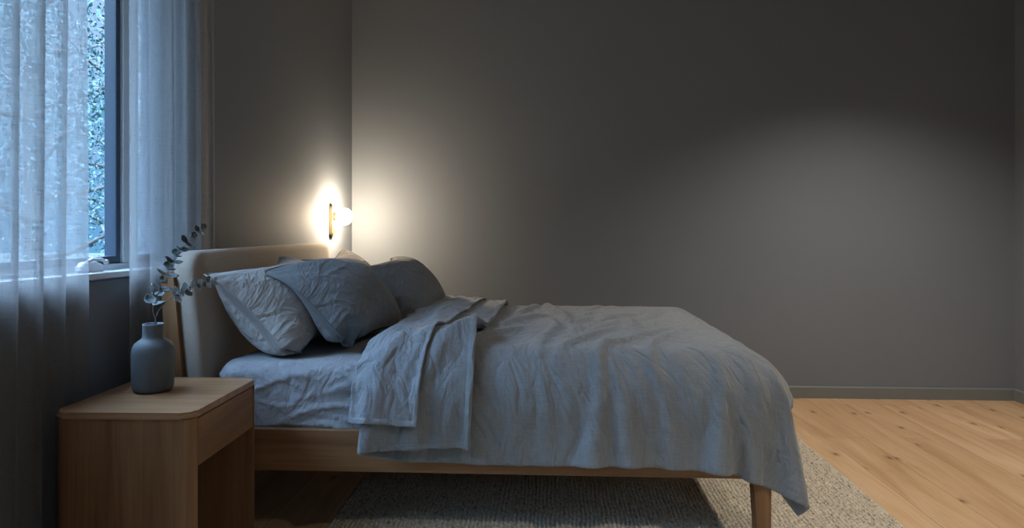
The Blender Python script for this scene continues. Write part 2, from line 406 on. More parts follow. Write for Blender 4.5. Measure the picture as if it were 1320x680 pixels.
# ------------------------------------------------------------------ curtains
def curtain(y0, y1, n_fold, amp, seed, label, mid=.062):
    rnd = random.Random(seed)
    a0, a1 = sorted((A_(y0), A_(y1)))
    r = thing('curtain', label, 'curtain', tuple(LW @ Vector(((a0+a1)/2, -FLIP*mid, .012))), 0, 'sheer linen curtains on the left wall')
    nu, nv = int((a1-a0)/.0045), 40
    us = np.linspace(0, 1, nu); zs = np.linspace(.012, ZC-.035, nv)
    ph = [rnd.uniform(0, 6.28) for _ in range(6)]
    U, Z = np.meshgrid(us, zs, indexing='ij')
    warp = U+.030*np.sin(2*PI*1.3*U+ph[0])+.018*np.sin(2*PI*3.1*U+ph[1])+.006*np.sin(Z*1.1+ph[2]+U*4)
    am = amp*(.75+.35*np.sin(2*PI*.9*U+ph[3]+Z*.25))*(.85+.15*np.cos(Z*.9+ph[4]))
    p = 2*PI*n_fold*warp
    off = am*(np.sin(p)+.18*np.sin(2*p+ph[5])+.10*np.sin(3.3*p+Z*.5))
    along = a0+(a1-a0)*U+.012*np.cos(p)*np.sign(amp)+.003*np.sin(Z*2+ph[1])
    ds = np.sqrt(np.gradient(off, axis=0)**2+np.gradient(along, axis=0)**2); uu = np.cumsum(ds, axis=0)
    c = r.location
    P = np.stack([along, -FLIP*(mid+off), Z], -1).reshape(-1, 3)
    M = np.array(LW); P = P @ M[:3, :3].T+M[:3, 3]-np.array(c)
    idx = np.arange(nu*nv).reshape(nu, nv)
    me = fast_mesh('curtain_panel', P, grid_quads(idx), np.stack([uu.ravel(), Z.ravel()], -1))
    o = link('curtain_panel', me, M_curtain, r)
    for s_ in range(int((a1-a0)/.11)+1):
        q = LW @ Vector((a0+.02+s_*.11, -FLIP*mid, 0))-Vector((c[0], c[1], 0))
        if a0+.02+s_*.11 < a1:
            bm = bmesh.new(); tube(bm, [(q.x, q.y, ZC-.034-c[2]-.02), (q.x, q.y, ZC-.02-c[2])], .004, 6); obj('glider_hook', bm, M_white, r)
    return r
curtain(.30, 2.145, 15.5, .026, 5, 'sheer linen curtain at the far left, half covering the window beside the nightstand')
curtain(2.335, 2.885, 5.5, .024, 9, 'narrow sheer linen curtain hanging between the window gap and the headboard')
bm = bmesh.new(); lbox(bm, A_(2.95), A_(.2), -.075, -.045, ZC-.018, ZC-.001, .003)
tr_ = lobj('curtain_track', bm, M_white); tag(tr_, 'slim white curtain track fixed to the ceiling above both curtains', 'curtain track')

# ------------------------------------------------------------------ rug
def make_rug():
    x0, x1, y0, y1 = -.83, 1.352, .9, 4.08
    root = np.array([x0, y0])
    yc = 2.2
    nx = 560; ny = 560
    xs = np.linspace(x0, x1, nx); ys = np.linspace(yc, y1, ny)
    X, Y = np.meshgrid(xs, ys, indexing='ij')
    rng = np.random.RandomState(3)
    def vn(a, b, f, s):
        r_ = np.random.RandomState(s).rand(256, 256); A = a*f; B = b*f
        i = np.floor(A).astype(int); j = np.floor(B).astype(int); u = A-i; v_ = B-j; u = u*u*(3-2*u); v_ = v_*v_*(3-2*v_)
        g = lambda p, q: r_[p % 256, q % 256]
        return (g(i, j)*(1-u)*(1-v_)+g(i+1, j)*u*(1-v_)+g(i, j+1)*(1-u)*v_+g(i+1, j+1)*u*v_)
    wx = (vn(X, Y, 14, 1)-.5)*.010; wy = (vn(X, Y, 18, 2)-.5)*.012
    row = (X+wx)/.0165; ri = np.floor(row)
    lob = np.abs(np.cos(PI*row))                     # valleys between rows
    rowh = 1-np.abs(2*(row-ri)-1)**2.5
    lump = .5+.5*np.cos(2*PI*((Y+wy)/.026+(ri % 2)*.5+(row-ri)*.35))
    h = .005*rowh+.0065*lump*rowh+(vn(X, Y, 60, 4)-.5)*.004+(vn(X, Y, 150, 5)-.5)*.002
    edge = np.minimum(np.minimum(X-x0, x1-X), y1-Y)
    h = h*np.clip(edge/.012, 0, 1)
    wob = (vn(Y, Y*0, 30, 8)-.5)*.008
    Xd = X+wob*np.clip(1-(x1-X)/.1, 0, 1)
    Z = .010+h; Z[0, :] = 0.001; Z[-1, :] = .001; Z[:, -1] = .001
    P = np.stack([Xd, Y, Z], -1)
    P0 = P[:, :1].copy(); P0[:, :, 1] = y0; P0[..., 2] = .014; P0[0, 0, 2] = P0[-1, 0, 2] = .001
    P = np.concatenate([P0, P], 1)
    idx = np.arange(nx*(ny+1)).reshape(nx, ny+1)
    me = fast_mesh('woven_rug', P.reshape(-1, 3), grid_quads(idx))
    o = link('woven_rug', me, M_rug)
    tag(o, 'chunky woven beige wool rug lying under the bed on the oak floor', 'rug')
make_rug()

# ------------------------------------------------------------------ bed
bed = thing('bed', 'low oak bed frame with a curved upholstered beige headboard, dressed in grey linen', 'bed', (-.25, 3.24, 0))
def bobj(name, bm, mat, parent=bed, **k):
    for v in bm.verts: v.co -= bed.location
    return obj(name, bm, mat, parent, **k)
RZ0, RZ1 = .262, .413; BY0, BY1 = 2.42, 4.075; BX0, BX1 = -1.27, .782
FR = .0155                                             # rug height under the feet
def side_rail(y0, y1):
    return box(BX0, BX1-.056, y0, y1, RZ0, RZ1, .005, 3)
bobj('side_rail', side_rail(BY0, BY0+.028), M_oak, smooth=True, angle=40)
bobj('side_rail', side_rail(BY1-.028, BY1), M_oak, smooth=True, angle=40)
bobj('foot_rail', box(BX1-.03, BX1-.002, BY0+.058, BY1-.058, RZ0, RZ1, .005, 3), M_oaky, smooth=True, angle=40)
bobj('head_rail', box(BX0+.0, BX0+.028, BY0+.03, BY1-.03, RZ0, RZ1, .004), M_oaky)
def foot_leg(y0, y1):
    # leg with a rounded fillet where it turns into the side rail
    x1 = BX1; x0 = BX1-.056; r = .03
    pts = [(x0+.004, FR), (x1-.001, FR), (x1, RZ1-.02)]
    for i in range(7):
        a = .5*PI*i/6; pts.append((x1-.02+.02*math.cos(a), RZ1-.02+.02*math.sin(a)))
    pts += [(x0-.03, RZ1), (x0-.03, RZ0)]
    for i in range(1, 8):
        a = .5*PI*i/8; pts.append((x0-.03+.031*math.sin(a), RZ0-.03+.03*math.cos(a)))
    bm = bmesh.new(); vs, fa, fb = prism(bm, pts, y0, y1, 'Y')
    es = set(fa.edges) | set(fb.edges)
    bmesh.ops.bevel(bm, geom=list(es), offset=.005, segments=3, affect='EDGES', profile=.5)
    return bm
bobj('leg', foot_leg(BY0-.001, BY0+.056), M_oakz, smooth=True, angle=35)
bobj('leg', foot_leg(BY1-.056, BY1+.001), M_oakz, smooth=True, angle=35)
bobj('leg', box(-1.235, -1.18, BY0+.03, BY0+.085, .001, RZ0+.05, .004), M_oakz)
bobj('leg', box(-1.235, -1.18, BY1-.085, BY1-.03, .001, RZ0+.05, .004), M_oakz)
for k in range(9):
    x = -1.1+k*.22; bobj('slat', box(x, x+.08, BY0+.028, BY1-.028, .335, .352, .002), M_dark)
# headboard: padded panel leaning back, plus oak uprights
def headboard():
    Y0, Y1, Z0, Z1 = 2.448, 4.062, .22, 1.052; T = .085
    n = 30; rad = .085; bm = bmesh.new()
    def outline(ins, hh):
        r = max(rad-ins, .012)
        return rrect(Y0+ins, Y1-ins, Z0+ins, Z1-ins, r, 10)
    rings = []
    prof = [(.030, 0), (.012, .004), (.003, .014), (0, .03), (0, .055), (.003, T-.014), (.012, T-.004), (.032, T+.001), (.10, T+.004)]
    for ins, d in prof:
        ring = []
        for (y, z) in outline(ins, d):
            lean = -.105*(z-.6); yy = (y-3.25)/.81
            x = -1.252+lean-T+d+.004*(1-yy*yy)-.006
            ring.append(bm.verts.new((x, y, z)))
        rings.append(ring)
    for a, b in zip(rings, rings[1:]):
        m = len(a)
        for i in range(m): bm.faces.new((a[i], a[(i+1) % m], b[(i+1) % m], b[i]))
    bm.faces.new(rings[0][::-1]); bm.faces.new(rings[-1])
    return bm
hb = bobj('headboard', headboard(), M_head, smooth=True); hb['label'] = 'padded beige cloth headboard'
def upright(y0, y1, sx=0):
    pts = [(-1.345, .001), (-1.29, .001), (-1.332, .60), (-1.366, .955)]
    for i in range(1, 8):
        a = PI*i/8; pts.append((-1.392+.026*math.cos(a), .955+.022*math.sin(a)))
    pts += [(-1.418, .95), (-1.39, .6)]
    bm = bmesh.new(); vs, fa, fb = prism([bm][0], [(p[0]+sx, p[1]) for p in pts], y0, y1, 'Y')
    bmesh.ops.bevel(bm, geom=list(set(fa.edges) | set(fb.edges)), offset=.006, segments=3, affect='EDGES')
    return bm
bobj('headboard_upright', upright(2.432, 2.468), M_oakz, smooth=True, angle=35)
bobj('headboard_upright', upright(4.035, 4.06, .035), M_oakz, smooth=True, angle=35)

# ------------------------------------------------------------------ mattress with fitted sheet
def mattress():
    x0, x1, y0, y1, z0, z1 = -1.232, .735, 2.452, 4.045, .353, .640
    r = thing('mattress', 'thick mattress in a light grey-blue fitted sheet on the oak bed frame', 'mattress', ((x0+x1)/2, (y0+y1)/2, z0))
    L = r.location.copy()
    bm = box(x0+.02, x1-.02, y0+.02, y1-.02, z0+.004, z1-.02, .04, 3)
    for v in bm.verts: v.co -= L
    obj('mattress_core', bm, M_white, r)
    # sheet: rounded box skin, fine grid with creases
    rad = .06; per = []
    def ring(z, ins):
        return rrect(x0+ins, x1-ins, y0+ins, y1-ins, .075, 10)
    # build as grid: u around the perimeter, v from bottom edge over the shoulder to the centre
    base = []
    pts = rrect(x0, x1, y0, y1, .085, 10); pts.append(pts[0])
    seg = []
    for a, b in zip(pts, pts[1:]):
        d = math.dist(a, b); k = max(1, int(d/.008))
        for i in range(k): seg.append((a[0]+(b[0]-a[0])*i/k, a[1]+(b[1]-a[1])*i/k))
    n = len(seg); cx, cy = (x0+x1)/2, (y0+y1)/2
    prof = [(0.0, z0+i*(z1-rad-z0)/30) for i in range(31)]
    prof += [(rad-rad*math.cos(.5*PI*i/8), z1-rad+rad*math.sin(.5*PI*i/8)) for i in range(1, 9)]
    prof += [(rad+i*.0125, z1) for i in range(1, 14)]
    V = []; UV = []
    acc = 0
    for j in range(n+1):
        x, y = seg[j % n]; ix = min(max(x, x0+.3), x1-.3); iy = min(max(y, y0+.3), y1-.3)
        d = Vector((ix-x, iy-y)).normalized(); s = 0; pp = prof[0]
        for (ins, z) in prof:
            s += math.hypot(ins-pp[0], z-pp[1]); pp = (ins, z)
            p = Vector((x+d.x*ins, y+d.y*ins, z))
            # creases: long, slanted on the side, soft on top
            side = 1-min(1, ins/rad)
            q = Vector((p.x*3.2+p.z*4.5, p.y*3.2, p.z*17+p.x*2.2))
            w3 = noise.noise(Vector((p.x*2, p.y*2, p.z*4+9)))
            q1 = noise.noise(Vector((p.x*2.2, p.y*2.2, p.z*13-p.x*2.6+3))); q2 = noise.noise(Vector((p.x*4.5, p.y*4.5, p.z*26+p.x*5+8)))
            disp = side*(.009*math.exp(-(q1/.10)**2)+.006*math.exp(-((q2-.05)/.09)**2))*(.45+1.1*abs(w3)+.5*(z1-z)/.29)+.003*w3
            disp += -.004*side*max(0, 1-abs(z-z0-.03)/.03)
            nn = Vector((-d.x*side, -d.y*side, 1-side)).normalized()
            V.append(tuple(p+nn*disp-L)); UV.append((acc, s))
        acc += math.dist(seg[j % n], seg[(j+1) % n])
    m = len(prof); idx = np.arange(len(V)).reshape(n+1, m)
    Q = grid_quads(idx)
    me = fast_mesh('fitted_sheet', V, Q, UV)
    # close the top
    bm = bmesh.new(); bm.from_mesh(me); bm.verts.ensure_lookup_table()
    bm.faces.new([bm.verts[int(idx[j, -1])] for j in range(n)])
    bmesh.ops.remove_doubles(bm, verts=bm.verts[:], dist=.0004)
    bmesh.ops.recalc_face_normals(bm, faces=bm.faces[:]); 
    for f in bm.faces: f.smooth = True
    bm.to_mesh(me); bm.free()
    link('fitted_sheet', me, M_fitted, r)
mattress()

# ------------------------------------------------------------------ cloth relaxation (position based, plain numpy)
BED_LO, BED_HI = (-1.22, 2.405, .28), (.875, 4.08, .672)
def rounded_box(lo, hi, r):
    lo = np.array(lo, np.float32); hi = np.array(hi, np.float32); c = (lo+hi)/2; h = (hi-lo)/2-r
    def f(P):
        q = P-c; s = np.where(q < 0, -1, 1).astype(np.float32); a = np.abs(q)-h
        m = np.maximum(a, 0); L = np.sqrt((m*m).sum(-1)); n = m/np.maximum(L, 1e-7)[..., None]
        ins = a.max(-1) < 0
        if ins.any():
            k = a[ins].argmax(-1); e = np.zeros((len(k), 3), np.float32); e[np.arange(len(k)), k] = 1; n[ins] = e
        d = np.where(ins, a.max(-1), L)-r
        return d, n*s
    return f
def hit_body(f, off, fr):
    def g(P, X, st):
        d, n = f(P); m = d < off
        if not m.any(): return
        nn = n[m]; q = P[m]+(off-d[m])[:, None]*nn; dx = q-X[m]; dn = (dx*nn).sum(1, keepdims=True)*nn
        P[m] = q-(dx-dn)*fr
    return g
def normals(G):
    n = np.cross(np.gradient(G, axis=0), np.gradient(G, axis=1)); return n/(np.linalg.norm(n, axis=-1, keepdims=True)+1e-9)
def hit_surface(S, N, off, fr, every=20, reach=.08, side=.05):
    from mathutils.kdtree import KDTree
    kd = KDTree(len(S))
    for i, p in enumerate(S): kd.insert(p, i)
    kd.balance(); mem = {}
    def g(P, X, st):
        F = P.reshape(-1, 3); FX = X.reshape(-1, 3)
        if st % every == 0: mem['i'] = np.array([kd.find(p)[1] for p in F])
        i = mem['i']; q = F-S[i]; d = (q*N[i]).sum(1); tg = np.linalg.norm(q-d[:, None]*N[i], axis=1)
        m = np.where((d < off) & (d > -reach) & (tg < side))[0]; nn = N[i][m]
        Q = F[m]+np.minimum(off-d[m], .004)[:, None]*nn; dx = Q-FX[m]; dn = (dx*nn).sum(1, keepdims=True)*nn
        F[m] = Q-(dx-dn)*fr
    return g
def spring_sets(R, table):
    out = []
    Lr, n, m = R.shape[:3]
    for (du, dv), al in table:
        st = max(du, 1)*2 if du else max(dv, 1)*2; step = du if du else dv
        for k in range(2*step):
            if (k//step) % 2: pass
            if du:
                ra = slice(k, n-du, 2*du); rb = slice(k+du, n, 2*du)
                ca, cb = (slice(0, m), slice(0, m)) if dv == 0 else ((slice(0, m-dv), slice(dv, m)) if dv > 0 else (slice(-dv, m), slice(0, m+dv)))
            else:
                ra = rb = slice(0, n); ca = slice(k, m-dv, 2*dv); cb = slice(k+dv, m, 2*dv)
            A = R[:, ra, ca]; B = R[:, rb, cb]
            if A.size == 0: continue
            out.append((ra, ca, rb, cb, np.sqrt(((A-B)**2).sum(-1)).astype(np.float32), al))
    return out
def relax(X, R, steps, hits, table, g=9.8, dt=1/600, damp=3.6, force=None, weight=None, after=None, vmax=2.5):
    X = X.astype(np.float32); V = np.zeros_like(X); S = spring_sets(R.astype(np.float32), table)
    w = np.ones(X.shape[:3], np.float32) if weight is None else weight.astype(np.float32)
    for st in range(steps):
        V[..., 2] -= g*dt
        if force is not None: V += force(X)*dt
        V *= 1-damp*dt
        sp = np.sqrt((V*V).sum(-1, keepdims=True)); V *= np.minimum(1, vmax/np.maximum(sp, 1e-6)); V *= w[..., None] > 0
        P = X+V*dt
        for ra, ca, rb, cb, L, al in S:
            A = P[:, ra, ca]; B = P[:, rb, cb]; d = A-B; l = np.sqrt((d*d).sum(-1))+1e-9
            wa = w[:, ra, ca]; wb_ = w[:, rb, cb]
            c = (l-L)/(l*(wa+wb_+al+1e-9)); A -= d*(c*wa)[..., None]; B += d*(c*wb_)[..., None]
        if after: after(P, X, st)
        for h in hits: h(P, X, st)
        if weight is not None: P[w == 0] = X[w == 0]
        V = (P-X)/dt; X = P
    return X
def nfield(P, f, o=0.):
    """vectorised smooth noise for a set of points"""
    r = np.random.RandomState(int(o*7)+3); out = np.zeros(P.shape[:-1])
    for k in range(14):
        d = r.normal(size=3); d /= np.linalg.norm(d); out += np.sin((P@d)*f*6.28*r.uniform(.6, 1.6)+r.uniform(0, 6.28))
    return out/14**.5*.5
CLOTH_T = [((1, 0), 0), ((0, 1), 0), ((1, 1), .3), ((1, -1), .3), ((2, 0), 14), ((0, 2), 10)]

def creases(G, U, V, amp, fu, fv, seed, wid=.11):
    """pressed-in wrinkles of washed linen, offset along the surface normal"""
    n = normals(G); D = np.zeros(G.shape[:2]); amp = np.broadcast_to(amp, D.shape)
    for i in range(G.shape[0]):
        for j in range(G.shape[1]):
            a = U[i, j]; b = V[i, j]; wx = .6*noise.noise(Vector((a*3, b*3, seed)))
            p = noise.noise(Vector((a*fu+wx, b*fv, seed+2))); q = noise.noise(Vector((a*fu*2.1+wx, b*fv*1.9, seed+7))); k = noise.noise(Vector((a*2.5, b*2.5, seed+11)))
            D[i, j] = (math.exp(-(p/wid)**2)+.55*math.exp(-(q/wid)**2)-.5)*max(.15, .55+k)
    return G+n*(D*amp)[..., None]
def sim_duvet(steps=700):
    h = .0150; L = 1.685; U = .345; K_ = .11; W = 2.245
    n = int((L+U+K_)/h); m = int(W/h); s = np.linspace(0, L+U+K_, n); y = np.linspace(0, W, m); SS, YY = np.meshgrid(s, y, indexing='ij')
    a = np.clip((SS-U)/K_, 0, 1)*PI
    px = np.where(SS < U, U-SS, np.where(SS < U+K_, -np.sin(a)*.035, SS-U-K_)); pz = np.where(SS < U, .05, np.where(SS < U+K_, .025+np.cos(a)*.025, 0))
    cy = .965; lo_x = np.where(SS < U+K_, .985, .915)
    X = np.stack([-.605+.045*(YY/W)+px*lo_x, 2.135+YY*cy, .72+pz], -1)
    X[..., 2] += nfield(X, 3)*.02+nfield(X, 8, 1)*.010+nfield(X, 14, 2)*.004
    hang = np.clip((.50-YY)/.40, 0, 1)                     # the near side hangs in soft gathers
    X[..., 2] += hang*np.where(SS > U+K_, 1, .3)*.020*(np.sin(X[..., 0]*38+2*np.sin(X[..., 0]*7))+.6*np.sin(X[..., 0]*71+1))
    R = np.stack([SS*(1+0*YY), YY, 0*SS], -1); R[..., 0] *= 1+.085*hang
    nu_ = np.where(s < U+.01)[0][-1]+1
    mir = np.clip(np.round((2*(U+K_/2)-s[:nu_])/(s[1]-s[0])).astype(int), 0, n-1)
    hold = X[:, :, 0].copy(); kx = (np.clip((U+K_+.10-SS)/.10, 0, 1)*.012).astype(np.float32)
    box_hit = hit_body(rounded_box(BED_LO, BED_HI, .18), .012, .6)
    j0, j1 = mir.min(), mir.max()+1
    def layers(P, Xo, st):
        G = P[0]; G[:, :, 0] += (hold-G[:, :, 0])*kx
        lo = G[j0:j1]; nn = normals(lo); nn = nn*np.sign(nn[..., 2].mean()); S_ = lo[mir-j0]; N_ = nn[mir-j0]
        q = G[:nu_]-S_; d = (q*N_).sum(-1); push = np.clip(.030-d, 0, .004)
        G[:nu_] += push[..., None]*N_
        c = push > 0; dx = G[:nu_]-Xo[0, :nu_]; G[:nu_][c] -= dx[c]*.25
    P = relax(X[None], R[None], steps, [layers, box_hit], CLOTH_T)[0].astype(float)
    side = np.clip((.62-YY)/.25, 0, 1)
    P = creases(P, SS, YY, (.003+.011*side)*np.where(SS < U+K_, .5, 1), 8.5, 2.6, 3, .14)
    P = creases(P, SS, YY, .0025+.0015*side, 16, 15, 9)
    return P, nu_
def sim_flap(DU, nu_, steps=450):
    k = nu_+3; UP = DU[:k]; N = normals(UP); N = N*np.sign(N[:k//2, N.shape[1]//2, 2].mean())
    h = .0125; W = 2.175; n = 26; m = int(W/h); UU, YY = np.meshgrid(np.linspace(0, 1, n), np.linspace(0, W, m), indexing='ij')
    wd = .235+.055*YY/W
    X = np.stack([-.680+.050*YY/W+UU*wd, 2.18+YY*.955, .84+0*UU], -1); X[..., 2] += nfield(X, 5, 4)*.012+nfield(X, 12, 5)*.010
    R = np.stack([UU*wd*1.04, YY, 0*UU], -1); hold = X[..., 0].copy()
    def keep(P, Xo, st): P[0, :, :, 0] += (hold-P[0, :, :, 0])*.010
    bh = hit_body(rounded_box(BED_LO, BED_HI, .18), .045, .5); sh = hit_surface(UP.reshape(-1, 3), N.reshape(-1, 3), .015, .5)
    return creases(relax(X[None], R[None], steps, [keep, bh, sh], CLOTH_T)[0].astype(float), UU*.28, YY, .0035, 14, 8, 5)
PIL_T = [((1, 0), 0), ((0, 1), 0), ((1, 1), .8), ((1, -1), .8), ((2, 0), 16), ((0, 2), 16)]
def sim_pillow(cor, w, hh, press, seed, others, steps=380, N=36, M=50):
    bn, tn, tf, bf = [np.array(c, float) for c in cor]
    nr = np.cross(tn-bn, bf-bn); nr /= np.linalg.norm(nr); nr *= np.sign(nr[0])
    u, v = np.meshgrid(np.linspace(0, 1, N), np.linspace(0, 1, M), indexing='ij'); u = u[..., None]; v = v[..., None]
    B = bn*(1-u)*(1-v)+tn*u*(1-v)+tf*u*v+bf*(1-u)*v
    X = np.stack([B, B]); border = np.zeros((N, M), bool); border[0] = border[-1] = True; border[:, 0] = border[:, -1] = True
    for sd, sg in ((0, 1), (1, -1)):
        z = sg*.012+nfield(B, 4, seed+sd)*.012+nfield(B, 10, seed+sd+3)*.009
        X[sd] += np.where(border, 0, z)[..., None]*nr
    R1 = np.stack([u[..., 0]*hh, v[..., 0]*w, 0*u[..., 0]], -1); R = np.stack([R1, R1])
    wgt = np.ones((2, N, M)); 
    for i in (0, -1):
        for j in (0, -1): wgt[:, i, j] = 0
    sgn = np.sign((normals(B)*nr).sum(-1).mean()); a0 = w*hh/((N-1)*(M-1))
    def force(P):
        F = np.zeros_like(P)
        for sd, sg in ((0, sgn), (1, -sgn)):
            G = P[sd]; n = np.cross(G[1:, 1:]-G[:-1, :-1], G[:-1, 1:]-G[1:, :-1])*(.5/a0*sg*press/4)
            F[sd, :-1, :-1] += n; F[sd, 1:, :-1] += n; F[sd, :-1, 1:] += n; F[sd, 1:, 1:] += n
        return F
    def weld(P, Xo, st):
        mid = (P[0]+P[1])/2; P[0][border] = mid[border]; P[1][border] = mid[border]
    hits = [hit_body(rounded_box((-1.22, 2.46, .30), (.80, 4.06, .646), .05), .004, .3), hit_body(rounded_box((-1.42, 2.44, .4), (-1.255, 4.10, 1.06), .03), .004, .3)]
    hits += [hit_surface(S, Nn, .005, .3, 20, .12) for S, Nn in others]
    X = relax(X, R, steps, hits+[weld], PIL_T, g=3, damp=7.2, force=force, weight=wgt, after=weld)
    NN = np.stack([normals(X[0])*sgn, normals(X[1])*-sgn])
    return X, (X.reshape(-1, 3), NN.reshape(-1, 3))
# ------------------------------------------------------------------ duvet and flat sheet
def cloth(name, G, mat, thick, label, cat, hem=None, presmooth=1, sub=1):
    G = smooth_grid(G, presmooth); n, m = G.shape[:2]
    du = np.linalg.norm(np.diff(G, axis=0), axis=2).mean(); dv = np.linalg.norm(np.diff(G, axis=1), axis=2).mean()
    I, J = np.meshgrid(np.arange(n), np.arange(m), indexing='ij'); UV = np.stack([I*du, J*dv], -1).reshape(-1, 2)
    base = np.array([G[..., 0].mean(), G[..., 1].mean(), G[..., 2].min()])
    me = fast_mesh(name, (G-base).reshape(-1, 3), grid_quads(np.arange(n*m).reshape(n, m)), UV)
    o = link(name, me, mat); o.location = base
    mod_solid(o, thick)
    if sub: mod_sub(o, sub)
    # stitched hems: narrow doubled bands along the free edges
    nn = normals(G); top = nn*np.sign(nn[n//2 if hem != 'duvet' else 3, m//2, 2])
    def band(S_, Nn):
        a, b = S_[0], S_[1]; b = a+(b-a)*1.35; na = Nn[0]
        off = thick/2+.0016; V = np.stack([a+(a-b)*.06+na*off, a*.5+b*.5+na*(off+.0012), b+na*off*.97, b+na*(off-.0022)]); k = V.shape[1]
        me_ = fast_mesh('hem', (V-base).reshape(-1, 3), grid_quads(np.arange(4*k).reshape(4, k)), np.stack([np.repeat(np.arange(4)*.006, k), np.tile(np.arange(k)*dv, 4)], -1))
        h_ = link('hem', me_, mat, o); mod_solid(h_, .0022, -1); mod_sub(h_, 1)
    if hem == 'sheet':
        band(G[:, :2].transpose(1, 0, 2), top[:, :2].transpose(1, 0, 2)); band(G[::-1][:2], top[::-1][:2])
    else:
        band(G[:2], top[:2]); band(G[:22, :2].transpose(1, 0, 2), top[:22, :2].transpose(1, 0, 2))
    tag(o, label, cat); return o
DU, nu_ = sim_duvet()
cloth('duvet', DU, M_duvet, .016, 'rumpled grey linen duvet hanging over the side and foot of the bed', 'duvet', 'duvet')
cloth('flat_sheet', sim_flap(DU, nu_), M_flap, .005, 'blue-grey linen sheet folded back over the top end of the duvet', 'sheet', 'sheet')

# ------------------------------------------------------------------ pillows
def pillow(G, mat, label):
    G = G.astype(float); N, M = G.shape[1:3]; u_, v_ = np.meshgrid(np.arange(N)*.0135, np.arange(M)*.0145, indexing='ij')
    e_ = np.minimum(np.minimum(u_, u_[-1, 0]-u_), np.minimum(v_, v_[0, -1]-v_)); e_ = np.clip(e_/.03, 0, 1)*(.4+.9*np.exp(-v_/.22))
    for k_ in (0, 1): G[k_] = creases(G[k_], u_+v_*.45, v_-u_*.3, .0045*e_*np.sign((normals(G[k_])*(G[k_]-G[1-k_])).sum(-1).mean()), 13, 5, label.count('a')+k_)
    A, B = smooth_grid(G[0].copy(), 1), smooth_grid(G[1].copy(), 1)
    B[0], B[-1], B[:, 0], B[:, -1] = A[0], A[-1], A[:, 0], A[:, -1]
    i0 = np.arange(N*M).reshape(N, M); i1 = i0.copy(); i1[1:-1, 1:-1] = N*M+np.arange((N-2)*(M-2)).reshape(N-2, M-2)
    V = np.concatenate([A.reshape(-1, 3), B[1:-1, 1:-1].reshape(-1, 3)])
    I, J = np.meshgrid(np.arange(N), np.arange(M), indexing='ij'); uvA = np.stack([I*.0145, J*.0145], -1)
    UV = np.concatenate([uvA.reshape(-1, 2), uvA[1:-1, 1:-1].reshape(-1, 2)+3])
    base = np.array([V[:, 0].mean(), V[:, 1].mean(), V[:, 2].min()])
    Q = np.concatenate([grid_quads(i0), grid_quads(i1)[:, ::-1]])
    me = fast_mesh('pillow', V-base, Q, UV)
    bm = bmesh.new(); bm.from_mesh(me); bmesh.ops.recalc_face_normals(bm, faces=bm.faces[:]); bm.to_mesh(me); bm.free()
    o = link('pillow', me, mat); o.location = base; mod_sub(o, 1)
    tag(o, label, 'pillow', 'linen pillows at the head of the bed')
    # piped seam running round the pillow
    ring = [A[i, 0] for i in range(N)]+[A[-1, j] for j in range(1, M)]+[A[i, -1] for i in range(N-2, -1, -1)]+[A[0, j] for j in range(M-2, 0, -1)]
    bm = bmesh.new(); rr = [Vector(tuple(p-base)) for p in ring]; rr.append(rr[0]); tube(bm, rr, .0028, 6)
    obj('seam', bm, mat, o, smooth=True)
    return o
GA, sA = sim_pillow(((-1.00, 2.60, .665), (-1.272, 2.475, .965), (-1.24, 3.12, .985), (-.97, 3.20, .67)), .72, .50, 60, 1, [])
GB, sB = sim_pillow(((-.98, 3.30, .67), (-1.18, 3.20, .99), (-1.12, 3.86, .985), (-.97, 3.92, .67)), .72, .49, 60, 7, [])
GC, sC = sim_pillow(((-.815, 2.70, .665), (-1.12, 2.60, .950), (-1.02, 3.20, .88), (-.70, 3.30, .67)), .72, .475, 28, 13, [sA, sB])
GD, sD = sim_pillow(((-.71, 3.40, .67), (-1.0, 3.32, .90), (-.90, 3.88, .89), (-.62, 3.98, .68)), .71, .50, 34, 22, [sB, sC])
pillow(GA, M_pilrear, 'pale grey-beige crumpled linen pillow leaning on the headboard, nearest the nightstand')
pillow(GB, M_pilrear, 'pale linen pillow at the far side, mostly hidden behind the others')
pillow(GC, M_pilfront, 'darker grey linen pillow in front, on the near side of the bed')
pillow(GD, M_pilfront, 'darker grey linen pillow in front, on the far side by the wall lamp')

# ------------------------------------------------------------------ nightstand
ns = thing('nightstand', 'oak nightstand with rounded corners, one drawer and an open space below', 'nightstand', (-1.235, 2.155, 0), math.radians(1.2))
NX0, NX1, NY0, NY1, NZ = -.212, .205, -.235, .235, .603
bm = bmesh.new()
vs, fa, fb = prism(bm, rrect(NX0, NX1, NY0, NY1, .035, 8), NZ-.020, NZ, 'Z')
bmesh.ops.bevel(bm, geom=list(set(fa.edges) | set(fb.edges)), offset=.006, segments=4, affect='EDGES')
obj('top', bm, M_oaktop_lit, ns, smooth=True, angle=50)
def nside(y0, y1, cor):
    bm = bmesh.new(); prism(bm, rrect(NX0+.004, NX1-.002, y0, y1, .033, 8, cor), 0.001, NZ-.021, 'Z'); return bm
obj('side_panel', nside(NY0+.003, NY0+.038, (1, 1, 0, 0)), M_oakz, ns, smooth=True, angle=40)
obj('side_panel', nside(NY1-.030, NY1-.003, (0, 0, .7, .7)), M_oakz, ns, smooth=True, angle=40)
obj('back_panel', box(NX0+.006, NX0+.020, NY0+.039, NY1-.031, .12, NZ-.021), M_oakz, ns)
obj('shelf_panel', box(NX0+.021, NX1-.034, NY0+.039, NY1-.031, .432, .444), M_oak, ns)
obj('drawer', box(NX1-.028, NX1-.0025, NY0+.043, NY1-.035, .437, NZ-.0255, .0015), M_oaky, ns)

